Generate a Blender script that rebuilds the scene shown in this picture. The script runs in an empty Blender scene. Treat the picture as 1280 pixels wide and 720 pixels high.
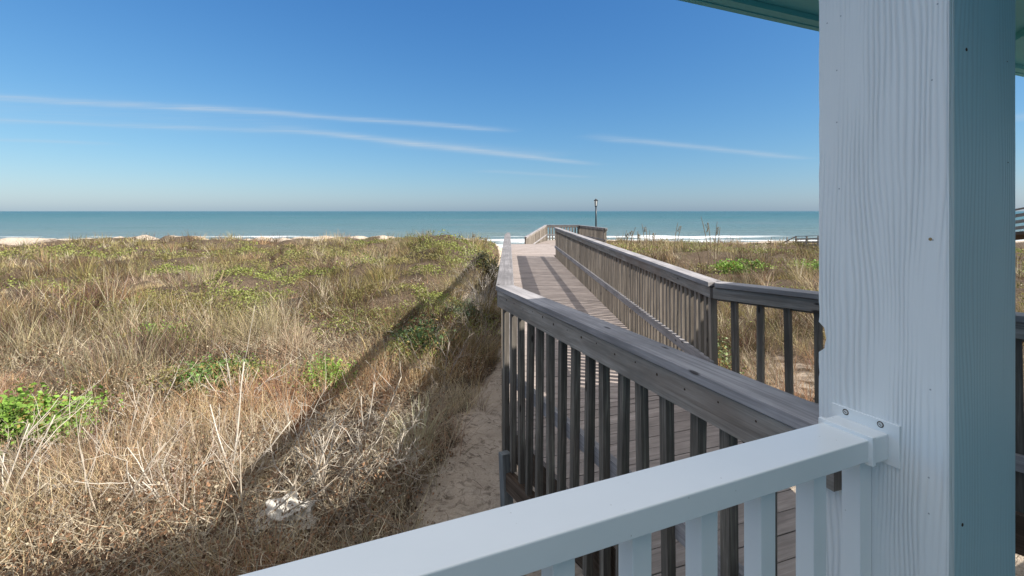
import bpy, bmesh, math, random
import numpy as np
from mathutils import Vector, Matrix, noise as mnoise

random.seed(7)
RNG = np.random.default_rng(11)
S = bpy.context.scene
COL = S.collection
R = math.radians

# ------------------------------------------------------------------ camera
EYE = 1.65
F = 623.0                     # focal length in pixels of a 1280 px wide picture
cam_d = bpy.data.cameras.new("camera")
cam = bpy.data.objects.new("camera", cam_d)
COL.objects.link(cam)
cam.location = (0, 0, EYE)
cam.rotation_euler = (R(90), 0, 0)
cam_d.sensor_width = 36
cam_d.lens = F / 1280 * 36
cam_d.shift_y = -96 / 1280
cam_d.shift_x = 4 / 1280
cam_d.clip_start = 0.02
cam_d.clip_end = 60000
S.camera = cam

# ------------------------------------------------------------------ light
SUN = Vector((1.25, -0.45, 1.0)).normalized()       # towards the sun
S.view_settings.view_transform = 'Standard'
S.view_settings.look = 'None'
S.view_settings.gamma = 1
S.view_settings.exposure = 1.3
sun_d = bpy.data.lights.new("sun", 'SUN')
sun_d.energy = 3.5
sun_d.angle = R(0.5)
sun_d.color = (1.0, 0.95, 0.87)
sun = bpy.data.objects.new("sun", sun_d)
sun.rotation_euler = SUN.to_track_quat('Z', 'Y').to_euler()
sun.location = (20, -8, 20)
COL.objects.link(sun)

w = bpy.data.worlds.new("World")
S.world = w
w.use_nodes = True
nt = w.node_tree
nt.nodes.clear()
def wn(t, **k):
    n = nt.nodes.new(t)
    for a, b in k.items():
        setattr(n, a, b)
    return n
def wl(a, b):
    nt.links.new(a, b)
def wm(op, a, b=None, c=None, clamp=False):
    n = wn('ShaderNodeMath', operation=op, use_clamp=clamp)
    for i, v in enumerate((a, b, c)):
        if v is None:
            continue
        if isinstance(v, (int, float)):
            n.inputs[i].default_value = v
        else:
            wl(v, n.inputs[i])
    return n.outputs[0]
sky = wn('ShaderNodeTexSky', sky_type='NISHITA', sun_disc=False)
sky.sun_elevation = math.asin(SUN.z)
sky.sun_rotation = math.atan2(SUN.x, SUN.y)
sky.altitude = 0
sky.air_density = 1.0
sky.dust_density = 0.55
sky.ozone_density = 4.0
bg = wn('ShaderNodeBackground')
bg.inputs['Strength'].default_value = 0.10
out = wn('ShaderNodeOutputWorld')
# thin high cirrus streaks, laid out on a flat cloud layer overhead (x/z, y/z)
tc = wn('ShaderNodeTexCoord')
sep = wn('ShaderNodeSeparateXYZ')
wl(tc.outputs['Generated'], sep.inputs[0])
zz = wm('MAXIMUM', sep.outputs[2], 0.02)
U = wm('DIVIDE', sep.outputs[0], zz)
V = wm('DIVIDE', sep.outputs[1], zz)
comb = wn('ShaderNodeCombineXYZ')
wl(U, comb.inputs[0]); wl(V, comb.inputs[1])
n1 = wn('ShaderNodeTexNoise'); n1.inputs['Scale'].default_value = 0.9; n1.inputs['Detail'].default_value = 5
wl(comb.outputs[0], n1.inputs['Vector'])
mp = wn('ShaderNodeMapping'); mp.inputs['Scale'].default_value = (1.1, 7.0, 1)
mp.inputs['Rotation'].default_value = (0, 0, R(-22))
wl(comb.outputs[0], mp.inputs['Vector'])
n2 = wn('ShaderNodeTexNoise'); n2.inputs['Scale'].default_value = 1.6; n2.inputs['Detail'].default_value = 8
wl(mp.outputs[0], n2.inputs['Vector'])
def pl(px, py):
    z = 264 - py
    return ((px - 636) / z, F / z)
def streak(a, b, wd, amt):
    (ax, ay), (bx, by) = pl(*a), pl(*b)
    dx, dy = bx - ax, by - ay
    L2 = dx * dx + dy * dy
    L = math.sqrt(L2)
    wob = wm('MULTIPLY', wm('SUBTRACT', n1.outputs['Fac'], 0.5), 0.35)
    ux = wm('SUBTRACT', U, ax)
    vy = wm('SUBTRACT', wm('ADD', V, wob), ay)
    t = wm('DIVIDE', wm('ADD', wm('MULTIPLY', ux, dx), wm('MULTIPLY', vy, dy)), L2)
    d = wm('DIVIDE', wm('SUBTRACT', wm('MULTIPLY', ux, dy), wm('MULTIPLY', vy, dx)), L)
    g = wm('DIVIDE', d, wd)
    g = wm('POWER', 2.718, wm('MULTIPLY', wm('MULTIPLY', g, g), -1.0))
    # fade at both ends
    e = wm('MULTIPLY', wm('MULTIPLY', wm('ADD', t, 0.04), 7.0, clamp=True), wm('MULTIPLY', wm('SUBTRACT', 1.04, t), 5.0, clamp=True))
    return wm('MULTIPLY', wm('MULTIPLY', g, e), amt)
parts = [streak((-260, 108), (300, 138), .15, .55), streak((230, 133), (640, 163), .15, .60),
         streak((-200, 143), (400, 166), .16, .34), streak((350, 160), (745, 206), .25, .62), streak((480, 176), (700, 196), .5, .22),
         streak((740, 170), (1010, 199), .20, .50), streak((-200, 168), (150, 180), .20, .30), streak((-300, 120), (420, 160), .9, .12),
         streak((600, 213), (740, 222), .40, .25), streak((1250, 150), (1500, 120), .3, .4)]
tot = parts[0]
for p in parts[1:]:
    tot = wm('ADD', tot, p)
tex = wm('ADD', wm('MULTIPLY', n2.outputs['Fac'], 1.5), -0.1, clamp=True)
cl = wm('MULTIPLY', tot, tex, clamp=True)
# broad thin veil of unseen cloud, added to brighten shade (above about 27 degrees)
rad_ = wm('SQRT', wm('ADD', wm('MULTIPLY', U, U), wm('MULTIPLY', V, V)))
fill_veil = wm('MULTIPLY', wm('MULTIPLY', wm('SUBTRACT', 2.05, rad_), 1.4, clamp=True), wm('ADD', wm('MULTIPLY', n2.outputs['Fac'], 1.0), .25, clamp=True))
fill_veil = wm('MULTIPLY', fill_veil, wm('GREATER_THAN', sep.outputs[2], 0.02))
mixc = wn('ShaderNodeMixRGB')
wl(cl, mixc.inputs[0])
# white balance of the sky: one response curve per colour channel
sc_ = wn('ShaderNodeSeparateColor'); cc_ = wn('ShaderNodeCombineColor')
wl(sky.outputs[0], sc_.inputs[0])
for i_, (k_, p_) in enumerate(((.245, 1.22), (.505, .90), (1.05, .60))):
    wl(wm('MULTIPLY', wm('POWER', wm('MINIMUM', sc_.outputs[i_], 16.0), p_), k_), cc_.inputs[i_])
hs = cc_
wl(hs.outputs[0], mixc.inputs[1])
mixc.inputs[2].default_value = (2.2, 2.6, 3.0, 1)
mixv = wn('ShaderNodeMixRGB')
wl(fill_veil, mixv.inputs[0]); wl(mixc.outputs[0], mixv.inputs[1])
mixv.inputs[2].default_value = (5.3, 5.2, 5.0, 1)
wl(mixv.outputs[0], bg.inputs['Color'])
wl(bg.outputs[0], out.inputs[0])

S.cycles.use_denoising = True
S.cycles.max_bounces = 6
S.cycles.diffuse_bounces = 4
S.cycles.transparent_max_bounces = 6
S.cycles.caustics_reflective = False
S.cycles.caustics_refractive = False

# ------------------------------------------------------------------ materials
class NM:
    """small helper round one material's node tree"""
    def __init__(s, name, rough=0.8, spec=0.3):
        s.m = bpy.data.materials.new(name)
        s.m.use_nodes = True
        s.t = s.m.node_tree
        s.b = s.t.nodes['Principled BSDF']
        s.b.inputs['Roughness'].default_value = rough
        s.b.inputs['Specular IOR Level'].default_value = spec
    def n(s, t, **k):
        n = s.t.nodes.new(t)
        for a, b in k.items():
            setattr(n, a, b)
        return n
    def l(s, a, b):
        s.t.links.new(a, b)
    def math(s, op, a, b=None, clamp=False):
        n = s.n('ShaderNodeMath', operation=op, use_clamp=clamp)
        for i, v in enumerate((a, b)):
            if v is None:
                continue
            if isinstance(v, (int, float)):
                n.inputs[i].default_value = v
            else:
                s.l(v, n.inputs[i])
        return n.outputs[0]
    def noise(s, vec, scale, detail=4, rough=.55, dist=0):
        n = s.n('ShaderNodeTexNoise')
        n.inputs['Scale'].default_value = scale
        n.inputs['Detail'].default_value = detail
        n.inputs['Roughness'].default_value = rough
        n.inputs['Distortion'].default_value = dist
        if vec is not None:
            s.l(vec, n.inputs['Vector'])
        return n.outputs['Fac']
    def ramp(s, fac, stops):
        n = s.n('ShaderNodeValToRGB')
        e = n.color_ramp.elements
        while len(e) < len(stops):
            e.new(0.5)
        for i, (p, c) in enumerate(stops):
            e[i].position = p
            e[i].color = (*c, 1) if len(c) == 3 else c
        s.l(fac, n.inputs[0])
        return n.outputs[0]
    def mix(s, fac, a, b, mode='MIX'):
        n = s.n('ShaderNodeMixRGB', blend_type=mode)
        for i, v in enumerate((fac, a, b)):
            if isinstance(v, (int, float)):
                n.inputs[i].default_value = v if i == 0 else (v, v, v, 1)
            elif isinstance(v, tuple):
                n.inputs[i].default_value = (*v, 1)
            else:
                s.l(v, n.inputs[i])
        return n.outputs[0]
    def mapping(s, vec, scale=(1, 1, 1), loc=(0, 0, 0), rot=(0, 0, 0)):
        n = s.n('ShaderNodeMapping')
        n.inputs['Scale'].default_value = scale
        n.inputs['Location'].default_value = loc
        n.inputs['Rotation'].default_value = rot
        s.l(vec, n.inputs['Vector'])
        return n.outputs[0]
    def coord(s, which='Object'):
        return s.n('ShaderNodeTexCoord').outputs[which]
    def bump(s, h, strength=.3, dist=.01):
        n = s.n('ShaderNodeBump')
        n.inputs['Strength'].default_value = strength
        n.inputs['Distance'].default_value = dist
        s.l(h, n.inputs['Height'])
        s.l(n.outputs[0], s.b.inputs['Normal'])
        return n
    def col(s, c):
        if isinstance(c, tuple):
            s.b.inputs['Base Color'].default_value = (*c, 1)
        else:
            s.l(c, s.b.inputs['Base Color'])

def wood(name, dark, mid, light, rough=.8, vary=.45, knots=True, spec=.25, gscale=55, stain=None):
    M = NM(name, rough, spec)
    uv = M.n('ShaderNodeUVMap').outputs[0]
    oi = M.n('ShaderNodeObjectInfo').outputs['Random']
    ge = M.n('ShaderNodeNewGeometry').outputs['Random Per Island']
    rnd = M.math('ADD', M.math('MULTIPLY', oi, 37.0), M.math('MULTIPLY', ge, 91.0))
    cx = M.n('ShaderNodeCombineXYZ')
    M.l(rnd, cx.inputs[0]); M.l(rnd, cx.inputs[1])
    add = M.n('ShaderNodeVectorMath', operation='ADD')
    M.l(uv, add.inputs[0]); M.l(cx.outputs[0], add.inputs[1])
    v = add.outputs[0]
    g1 = M.noise(M.mapping(v, (1.6, gscale, 1)), 1.0, 7, .62, .6)
    g2 = M.noise(M.mapping(v, (6, gscale * 3.2, 1)), 1.0, 4, .6)
    bl = M.noise(M.mapping(v, (2.2, 6, 1)), 1.0, 4, .6)
    g = M.math('ADD', M.math('MULTIPLY', g1, .65), M.math('MULTIPLY', g2, .35))
    c = M.ramp(g, [(.30, dark), (.5, mid), (.70, light)])
    c = M.mix(M.math('MULTIPLY', M.math('SUBTRACT', .62, bl), 2.6, clamp=True), c, tuple(x * .55 for x in mid))
    if stain:
        c = M.mix(M.math('MULTIPLY', M.math('SUBTRACT', M.noise(M.mapping(v, (1.1, 3, 1), (7, 3, 0)), 1.0, 3), .5), 3.2, clamp=True), c, stain)
    if knots:
        vo = M.n('ShaderNodeTexVoronoi')
        vo.inputs['Scale'].default_value = 1.0
        M.l(M.mapping(v, (4.5, 14, 1)), vo.inputs['Vector'])
        k = M.math('MULTIPLY', M.math('SUBTRACT', .16, vo.outputs['Distance']), 14, clamp=True)
        # only some cells hold a knot
        sel = M.math('GREATER_THAN', M.n('ShaderNodeSeparateColor').outputs[0], .5)
        sc = sel.node.inputs[0].links[0].from_node
        M.l(vo.outputs['Color'], sc.inputs[0])
        k = M.math('MULTIPLY', k, sel)
        c = M.mix(M.math('MULTIPLY', k, .8), c, (.018, .014, .012))
    f = M.math('ADD', M.math('MULTIPLY', M.math('ADD', M.math('MULTIPLY', ge, .6), M.math('MULTIPLY', oi, .4)), vary), 1 - vary / 2)
    c = M.mix(1.0, c, f, 'MULTIPLY')
    M.col(c)
    M.bump(M.math('ADD', g, M.math('MULTIPLY', bl, .2)), .55, .004)
    return M.m

M_cap = wood('weathered_cap_wood', (.17, .16, .16), (.34, .32, .325), (.48, .455, .455), gscale=45, vary=.12)
M_fascia = wood('weathered_fascia_wood', (.11, .092, .08), (.30, .27, .24), (.46, .42, .38), gscale=38, vary=.15, stain=(.22, .15, .11))
M_picket = wood('weathered_baluster_wood', (.10, .082, .07), (.235, .20, .165), (.40, .34, .275), vary=.9)
M_picket_dark = wood('dark_baluster_wood', (.05, .047, .05), (.11, .10, .10), (.24, .23, .22), vary=.5)
M_deck = wood('deck_plank_wood', (.22, .18, .16), (.37, .31, .28), (.50, .425, .385), vary=.30, gscale=40, knots=False)
M_beam = wood('old_beam_wood', (.035, .022, .016), (.10, .07, .05), (.19, .14, .11), vary=.3)
M_leanpost = wood('grey_support_wood', (.09, .10, .10), (.19, .20, .20), (.32, .33, .33), vary=.3)

def plain(name, c, rough=.5, spec=.4, vary=.0, bump=0, bscale=40):
    M = NM(name, rough, spec)
    if vary or bump:
        co = M.coord()
        n = M.noise(co, bscale, 6, .6)
        n3 = M.noise(co, bscale * .08, 4, .6)
        f = M.math('ADD', M.math('MULTIPLY', M.math('ADD', M.math('MULTIPLY', n, .4), M.math('MULTIPLY', n3, .6)), vary * 2), 1 - vary)
        M.col(M.mix(1.0, c, f, 'MULTIPLY'))
        if bump:
            M.bump(n, bump, .002)
    else:
        M.col(c)
    return M.m

def white_rail():
    M = NM('white_rail_paint', .27, .5)
    co = M.coord()
    n = M.noise(co, 3, 4)
    sp = M.n('ShaderNodeTexVoronoi'); sp.inputs['Scale'].default_value = 26
    M.l(co, sp.inputs['Vector'])
    dirt = M.math('MULTIPLY', M.math('SUBTRACT', .06, sp.outputs['Distance']), 16, clamp=True)
    c = M.ramp(n, [(.3, (.80, .835, .84)), (.7, (.86, .885, .885))])
    c = M.mix(M.math('MULTIPLY', dirt, .8), c, (.38, .37, .33))
    M.col(c)
    M.bump(M.noise(co, 60, 3), .04, .001)
    return M.m
M_rail = white_rail()

def grain_paint(name, c, strength=.6, freq=66, seed=0):
    """painted fibre-cement trim board with an embossed wood grain; UV in metres (u up, v across)"""
    M = NM(name, .46, .4)
    uv = M.n('ShaderNodeUVMap').outputs[0]
    sx = M.n('ShaderNodeSeparateXYZ'); M.l(uv, sx.inputs[0])
    big = M.noise(M.mapping(uv, (.8, 5, 1), (seed, seed * 2, 0)), 1.0, 2, .45)
    mid = M.noise(M.mapping(uv, (5, 22, 1), (seed, 0, 0)), 1.0, 2)
    ph = M.math('ADD', M.math('MULTIPLY', sx.outputs[1], freq), M.math('ADD', M.math('MULTIPLY', big, 10.0), M.math('MULTIPLY', mid, .7)))
    wv = M.math('SINE', M.math('MULTIPLY', ph, 6.283))
    wv = M.math('POWER', M.math('ADD', M.math('MULTIPLY', wv, .5), .5), 2.2)
    msk = M.math('MULTIPLY', M.math('SUBTRACT', M.noise(M.mapping(uv, (1.2, 9, 1), (3 + seed, 1, 0)), 1.0, 3), .36), 5, clamp=True)
    fine = M.noise(M.mapping(uv, (9, 260, 1)), 1.0, 3)
    h = M.math('ADD', M.math('MULTIPLY', M.math('MULTIPLY', wv, msk), -1.0), M.math('MULTIPLY', fine, .35))
    M.bump(h, strength, .0022)
    bl = M.noise(M.mapping(uv, (1.5, 3, 1), (9, 9, 0)), 1.0, 4)
    f = M.math('ADD', M.math('MULTIPLY', bl, .16), .92)
    cc = M.mix(1.0, c, f, 'MULTIPLY')
    cc = M.mix(M.math('MULTIPLY', M.math('MULTIPLY', wv, msk), .24), cc, tuple(x * .55 for x in c))  # grain grooves darkened in the colour, as shade inside the embossing
    M.col(cc)
    return M.m
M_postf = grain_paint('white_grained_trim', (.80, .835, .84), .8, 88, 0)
M_post_shaded = grain_paint('shade_tinted_grained_trim', (.44, .61, .66), .25, 75, 5)  # same white boards, porch-side shade and teal cast put into the colour
M_teal = plain('teal_soffit_paint', (.09, .40, .44), .5, .35, .12, .05, 8)
M_roofing = plain('grey_roofing', (.18, .18, .18), .8, .2, .2)
M_porchfloor = plain('porch_floor_board', (.45, .46, .46), .7, .2, .15)
M_screw = plain('screw_steel', (.62, .63, .62), .4, .5)
M_nail = plain('rusty_nail', (.05, .03, .02), .7, .2)
M_black = plain('dark_lamp_metal', (.035, .04, .045), .4, .4)
M_glass = plain('lamp_glass', (.62, .62, .58), .2, .5)
M_rubble = plain('pale_rubble', (.50, .47, .42), .9, .1, .35, .8, 18)

def vegmat(name, rough=.75, trans=.15, spec=.15):
    M = NM(name, rough, spec)
    a = M.n('ShaderNodeAttribute'); a.attribute_name = 'tint'
    M.col(a.outputs['Color'])
    tr = M.n('ShaderNodeBsdfTranslucent')
    M.l(a.outputs['Color'], tr.inputs['Color'])
    mx = M.n('ShaderNodeMixShader'); mx.inputs[0].default_value = trans
    M.l(M.b.outputs[0], mx.inputs[1]); M.l(tr.outputs[0], mx.inputs[2])
    o = [n for n in M.t.nodes if n.type == 'OUTPUT_MATERIAL'][0]
    M.l(mx.outputs[0], o.inputs[0])
    return M.m
M_grass = vegmat('dry_grass_blade', .7, .30)
M_leaf = vegmat('green_leaf', .5, .30, .35)
M_twig = vegmat('dead_twig', .85, .0)

# ------------------------------------------------------------------ object helpers
def tag(o, label=None, cat=None, group=None, kind=None):
    if label: o['label'] = label
    if cat: o['category'] = cat
    if group: o['group'] = group
    if kind: o['kind'] = kind
    return o
def empty(name, loc=(0, 0, 0)):
    o = bpy.data.objects.new(name, None)
    COL.objects.link(o)
    o.location = loc
    o.empty_display_size = .2
    return o

class MB:
    def __init__(s):
        s.v, s.f, s.uv = [], [], []
    def face(s, idx, uvs):
        s.f.append(idx); s.uv.extend(uvs)
    def beam(s, p0, p1, wd, ht, side=None, cut0=0, cut1=0):
        """box whose axis runs p0->p1; width wd along `side`, height ht across"""
        p0, p1 = Vector(p0), Vector(p1)
        ax = p1 - p0; L = ax.length; ax.normalize()
        if side is None:
            side = Vector((0, 0, 1)).cross(ax)
            if side.length < 1e-4:
                side = Vector((1, 0, 0))
        side = Vector(side).normalized()
        up = ax.cross(side).normalized()
        b = len(s.v)
        a, c = wd / 2, ht / 2
        for q, e in ((p0, cut0), (p1, cut1)):
            for (i, j) in ((-a, -c), (a, -c), (a, c), (-a, c)):
                s.v.append(q + side * i + up * j + ax * (e * i))
        off = [0, wd, wd + ht, 2 * wd + ht, 2 * (wd + ht)]
        for k in range(4):
            k2 = (k + 1) % 4
            s.face((b + k, b + k2, b + 4 + k2, b + 4 + k), [(0, off[k]), (0, off[k + 1]), (L, off[k + 1]), (L, off[k])])
        s.face((b + 3, b + 2, b + 1, b), [(0, 0), (0, wd), (.03, wd), (.03, 0)])
        s.face((b + 4, b + 5, b + 6, b + 7), [(0, 0), (0, wd), (.03, wd), (.03, 0)])
    def prism(s, poly, z0, z1, udir=(1, 0)):
        """vertical extrusion of a 2D polygon (ccw), uv along udir"""
        b = len(s.v); n = len(poly)
        ux, uy = udir
        def uvp(p): return (p[0] * ux + p[1] * uy, -p[0] * uy + p[1] * ux)
        for p in poly: s.v.append(Vector((p[0], p[1], z0)))
        for p in poly: s.v.append(Vector((p[0], p[1], z1)))
        s.face(tuple(b + n + i for i in range(n)), [uvp(p) for p in poly])
        s.face(tuple(b + n - 1 - i for i in range(n)), [uvp(poly[n - 1 - i]) for i in range(n)])
        for i in range(n):
            j = (i + 1) % n
            u0, u1 = uvp(poly[i]), uvp(poly[j])
            s.face((b + i, b + j, b + n + j, b + n + i), [u0, u1, (u1[0], u1[1] + z1 - z0), (u0[0], u0[1] + z1 - z0)])
    def tube(s, pts, rads, sides=6, cap=True):
        b = len(s.v); n = len(pts)
        for i, p in enumerate(pts):
            p = Vector(p)
            d = (Vector(pts[min(i + 1, n - 1)]) - Vector(pts[max(i - 1, 0)])).normalized()
            x = d.cross(Vector((0, 0, 1)))
            if x.length < 1e-3: x = Vector((1, 0, 0))
            x.normalize(); y = d.cross(x).normalized()
            for k in range(sides):
                a = 2 * math.pi * k / sides
                s.v.append(p + (x * math.cos(a) + y * math.sin(a)) * rads[i])
        for i in range(n - 1):
            for k in range(sides):
                k2 = (k + 1) % sides
                s.face((b + i * sides + k, b + i * sides + k2, b + (i + 1) * sides + k2, b + (i + 1) * sides + k), [(i, k), (i, k + 1), (i + 1, k + 1), (i + 1, k)])
        if cap:
            s.face(tuple(b + k for k in reversed(range(sides))), [(0, 0)] * sides)
            s.face(tuple(b + (n - 1) * sides + k for k in range(sides)), [(0, 0)] * sides)
    def build(s, name, mat, parent=None, bevel=0, smooth=False, tint=None, origin=None):
        me = bpy.data.meshes.new(name)
        v = s.v
        if origin is not None:
            o3 = Vector(origin)
            v = [q - o3 for q in s.v]
        me.from_pydata([tuple(q) for q in v], [], s.f)
        uvl = me.uv_layers.new(name='UVMap')
        uvl.data.foreach_set('uv', np.array(s.uv, dtype=np.float32).ravel())
        me.materials.append(mat)
        if smooth:
            me.shade_smooth()
        if tint is not None:
            a = me.color_attributes.new('tint', 'FLOAT_COLOR', 'POINT')
            a.data.foreach_set('color', np.tile(np.array([*tint, 1], dtype=np.float32), len(v)))
        o = bpy.data.objects.new(name, me)
        COL.objects.link(o)
        if origin is not None: o.location = origin
        if parent is not None:
            o.parent = parent
            o.matrix_parent_inverse = Matrix.Translation(-Vector(parent.location))
        if bevel:
            m = o.modifiers.new('bevel', 'BEVEL'); m.width = bevel; m.segments = 2; m.limit_method = 'ANGLE'
            m.harden_normals = False
        return o

# numpy value noise -----------------------------------------------------------
PERM = RNG.random((256, 256))
def vnoise(x, y):
    xi = np.floor(x).astype(int); yi = np.floor(y).astype(int)
    fx = x - xi; fy = y - yi
    fx = fx * fx * (3 - 2 * fx); fy = fy * fy * (3 - 2 * fy)
    a = PERM[xi & 255, yi & 255]; b = PERM[(xi + 1) & 255, yi & 255]
    c = PERM[xi & 255, (yi + 1) & 255]; d = PERM[(xi + 1) & 255, (yi + 1) & 255]
    return (a * (1 - fx) + b * fx) * (1 - fy) + (c * (1 - fx) + d * fx) * fy
def fbm(x, y, sc, o=4):
    t = 0; a = 1; s_ = 0
    for i in range(o):
        t = t + a * vnoise(x * sc + 17.3 * i + 40, y * sc - 9.1 * i + 90); s_ += a
        a *= .5; sc *= 2.03
    return t / s_
def smooth(e0, e1, x):
    t = np.clip((x - e0) / (e1 - e0), 0, 1)
    return t * t * (3 - 2 * t)

def ground(x, y):
    x = np.asarray(x, float); y = np.asarray(y, float)
    z = -1.45 - .35 * smooth(12, 50, y)
    z = z + (fbm(x, y, .18, 4) - .5) * .55 * (1 - .5 * smooth(30, 60, y))
    z = z + (fbm(x + 50, y, 1.3, 3) - .5) * .09
    bank = smooth(-.6, -2.2, x)                       # vegetated bank left of the sandy track
    z = z + .28 * bank
    z = z + 1.08 * np.exp(-((x + 2.8) / 3.0) ** 2 - ((y - 24) / 7.5) ** 2) * smooth(.6, -1.2, x)
    z = z - .30 * smooth(10, 16, x) * np.exp(-((y - 27) / 12.0) ** 2)
    z = z + .75 * (np.abs(fbm(x + 8, y - 14, .38, 3) - .5) * 2) * smooth(-1.5, -3, x) * smooth(9, 14, y)
    z = z + .35 * smooth(1.6, 4, x) + .70 * smooth(1.8, 5, x) * np.exp(-((y - 27) / 8.0) ** 2)
    z = z + .22 * np.exp(-((x + 47) / 8) ** 2 - ((y - 48) / 4) ** 2)
    z = z + (.16 + .5 * (fbm(x, y + 200, .12, 3) - .45)) * smooth(36, 46, y) * (smooth(0, -6, x) + smooth(2, 8, x)) * smooth(-44, -36, x)
    z = z - .12 * smooth(6, 14, x) * smooth(30, 44, y)
    gap = np.exp(-((x - .2) / 1.15) ** 4) * smooth(21, 27, y)
    z = z - 1.7 * gap
    sea = smooth(0, 1, (y - 50) / 50)
    edge = smooth(50, 60, y)
    zb = -2.4 - (y - 55) * .078
    z = z * (1 - edge) + np.minimum(z, zb) * edge
    z = np.where(y > 108, np.maximum(z, -9), z)
    return z

# ------------------------------------------------------------------ terrain mesh
def grid_mesh(name, xs, ys, hf, mat):
    X, Y = np.meshgrid(xs, ys)
    Z = hf(X, Y)
    nx, ny = len(xs), len(ys)
    co = np.stack([X, Y, Z], -1).reshape(-1, 3).astype(np.float32)
    i = np.arange(ny - 1)[:, None] * nx + np.arange(nx - 1)[None, :]
    fa = np.stack([i, i + 1, i + nx + 1, i + nx], -1).reshape(-1, 4)
    me = bpy.data.meshes.new(name)
    me.vertices.add(len(co)); me.vertices.foreach_set('co', co.ravel())
    me.loops.add(fa.size); me.loops.foreach_set('vertex_index', fa.ravel().astype(np.int32))
    me.polygons.add(len(fa)); me.polygons.foreach_set('loop_start', (np.arange(len(fa)) * 4).astype(np.int32))
    me.polygons.foreach_set('loop_total', np.full(len(fa), 4, np.int32))
    me.update(calc_edges=True); me.shade_smooth()
    me.materials.append(mat)
    o = bpy.data.objects.new(name, me); COL.objects.link(o)
    return o

def sand_mat():
    M = NM('dune_sand', .92, .1)
    co = M.coord()
    a = M.n('ShaderNodeAttribute'); a.attribute_name = 'litter'
    fine = M.noise(co, 55, 6, .7)
    med = M.noise(co, 3.5, 6, .62)
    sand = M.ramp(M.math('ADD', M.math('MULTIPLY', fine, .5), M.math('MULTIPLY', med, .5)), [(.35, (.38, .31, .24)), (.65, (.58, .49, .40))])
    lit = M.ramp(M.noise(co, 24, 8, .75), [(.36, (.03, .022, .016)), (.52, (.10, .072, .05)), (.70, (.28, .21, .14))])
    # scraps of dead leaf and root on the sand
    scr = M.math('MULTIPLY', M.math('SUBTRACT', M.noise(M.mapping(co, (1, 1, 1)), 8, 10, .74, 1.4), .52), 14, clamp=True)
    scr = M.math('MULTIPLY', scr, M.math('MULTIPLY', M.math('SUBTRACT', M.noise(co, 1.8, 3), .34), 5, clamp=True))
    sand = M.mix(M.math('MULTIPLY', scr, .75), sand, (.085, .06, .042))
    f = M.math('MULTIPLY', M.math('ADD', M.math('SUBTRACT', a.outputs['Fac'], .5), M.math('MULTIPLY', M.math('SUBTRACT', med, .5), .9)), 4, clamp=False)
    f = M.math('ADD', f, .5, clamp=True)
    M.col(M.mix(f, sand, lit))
    M.bump(M.math('ADD', M.math('MULTIPLY', fine, .35), M.noise(co, 7, 8, .65)), .9, .06)
    return M.m
M_sand = sand_mat()
def sym(a, b, n, p):
    t = np.linspace(-1, 1, n)
    return np.sign(t) * np.abs(t) ** p * b
xs = np.unique(np.concatenate([np.linspace(-14, 14, 220), np.linspace(-70, -14, 120), np.linspace(14, 70, 120), np.linspace(70, 900, 50), -np.linspace(70, 900, 50)]))
ys = np.unique(np.concatenate([np.linspace(-30, 1, 20), np.linspace(1, 16, 130), np.linspace(16, 60, 170), np.linspace(60, 115, 50)]))
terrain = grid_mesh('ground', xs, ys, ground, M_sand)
tag(terrain, 'sandy dune ground sloping down to the beach', kind='structure')
def bare(x, y):
    """1 where plants and litter cover the ground, 0 on bare sand"""
    x = np.asarray(x, float); y = np.asarray(y, float)
    n = fbm(x, y + 30, .9, 3) - .5
    edge_ = -.90 + .70 * smooth(7.0, 10.0, y) + .05 * smooth(5.6, 4.0, y)
    left = smooth(edge_ + .30, edge_ - .30, x + n * .9)
    right = smooth(1.9, 2.6, x + n * 1.2) * smooth(3.5, 7.5, y + n * 5)
    # sand patches
    p1 = np.exp(-(((x + .95) / .42) ** 2 + ((y - 15.5) / 1.1) ** 2))
    p2 = np.exp(-(((x + 46) / 4.5) ** 2 + ((y - 46.5) / 2.6) ** 2)) + .8 * np.exp(-(((x + 21) / 2.5) ** 2 + ((y - 46) / 1.6) ** 2))
    p3 = np.exp(-(((x + 3.2) / 2.6) ** 2 + ((y - 33.5) / 1.6) ** 2))
    p4 = np.exp(-(((x + 22) / 6) ** 2 + ((y - 52) / 2.0) ** 2))
    p5 = .5 * np.exp(-(((x - 5.0) / 1.9) ** 2 + ((y - 8.3) / 2.4) ** 2))
    c = np.clip(left + right, 0, 1) * (1 - p5) * (1 - np.clip(1.6 * (p1 + p2 + p4) + .8 * p3, 0, 1))
    c = c * (1 - smooth(48, 51.5, y + n * 5))
    gap = np.exp(-((x - .2) / 1.1) ** 4) * smooth(22, 25, y)
    return c * (1 - np.clip(gap * 1.3, 0, 1))
co = np.empty(len(terrain.data.vertices) * 3, np.float32); terrain.data.vertices.foreach_get('co', co)
co = co.reshape(-1, 3)
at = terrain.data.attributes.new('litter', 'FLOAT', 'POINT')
at.data.foreach_set('value', bare(co[:, 0], co[:, 1]).astype(np.float32))

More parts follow.
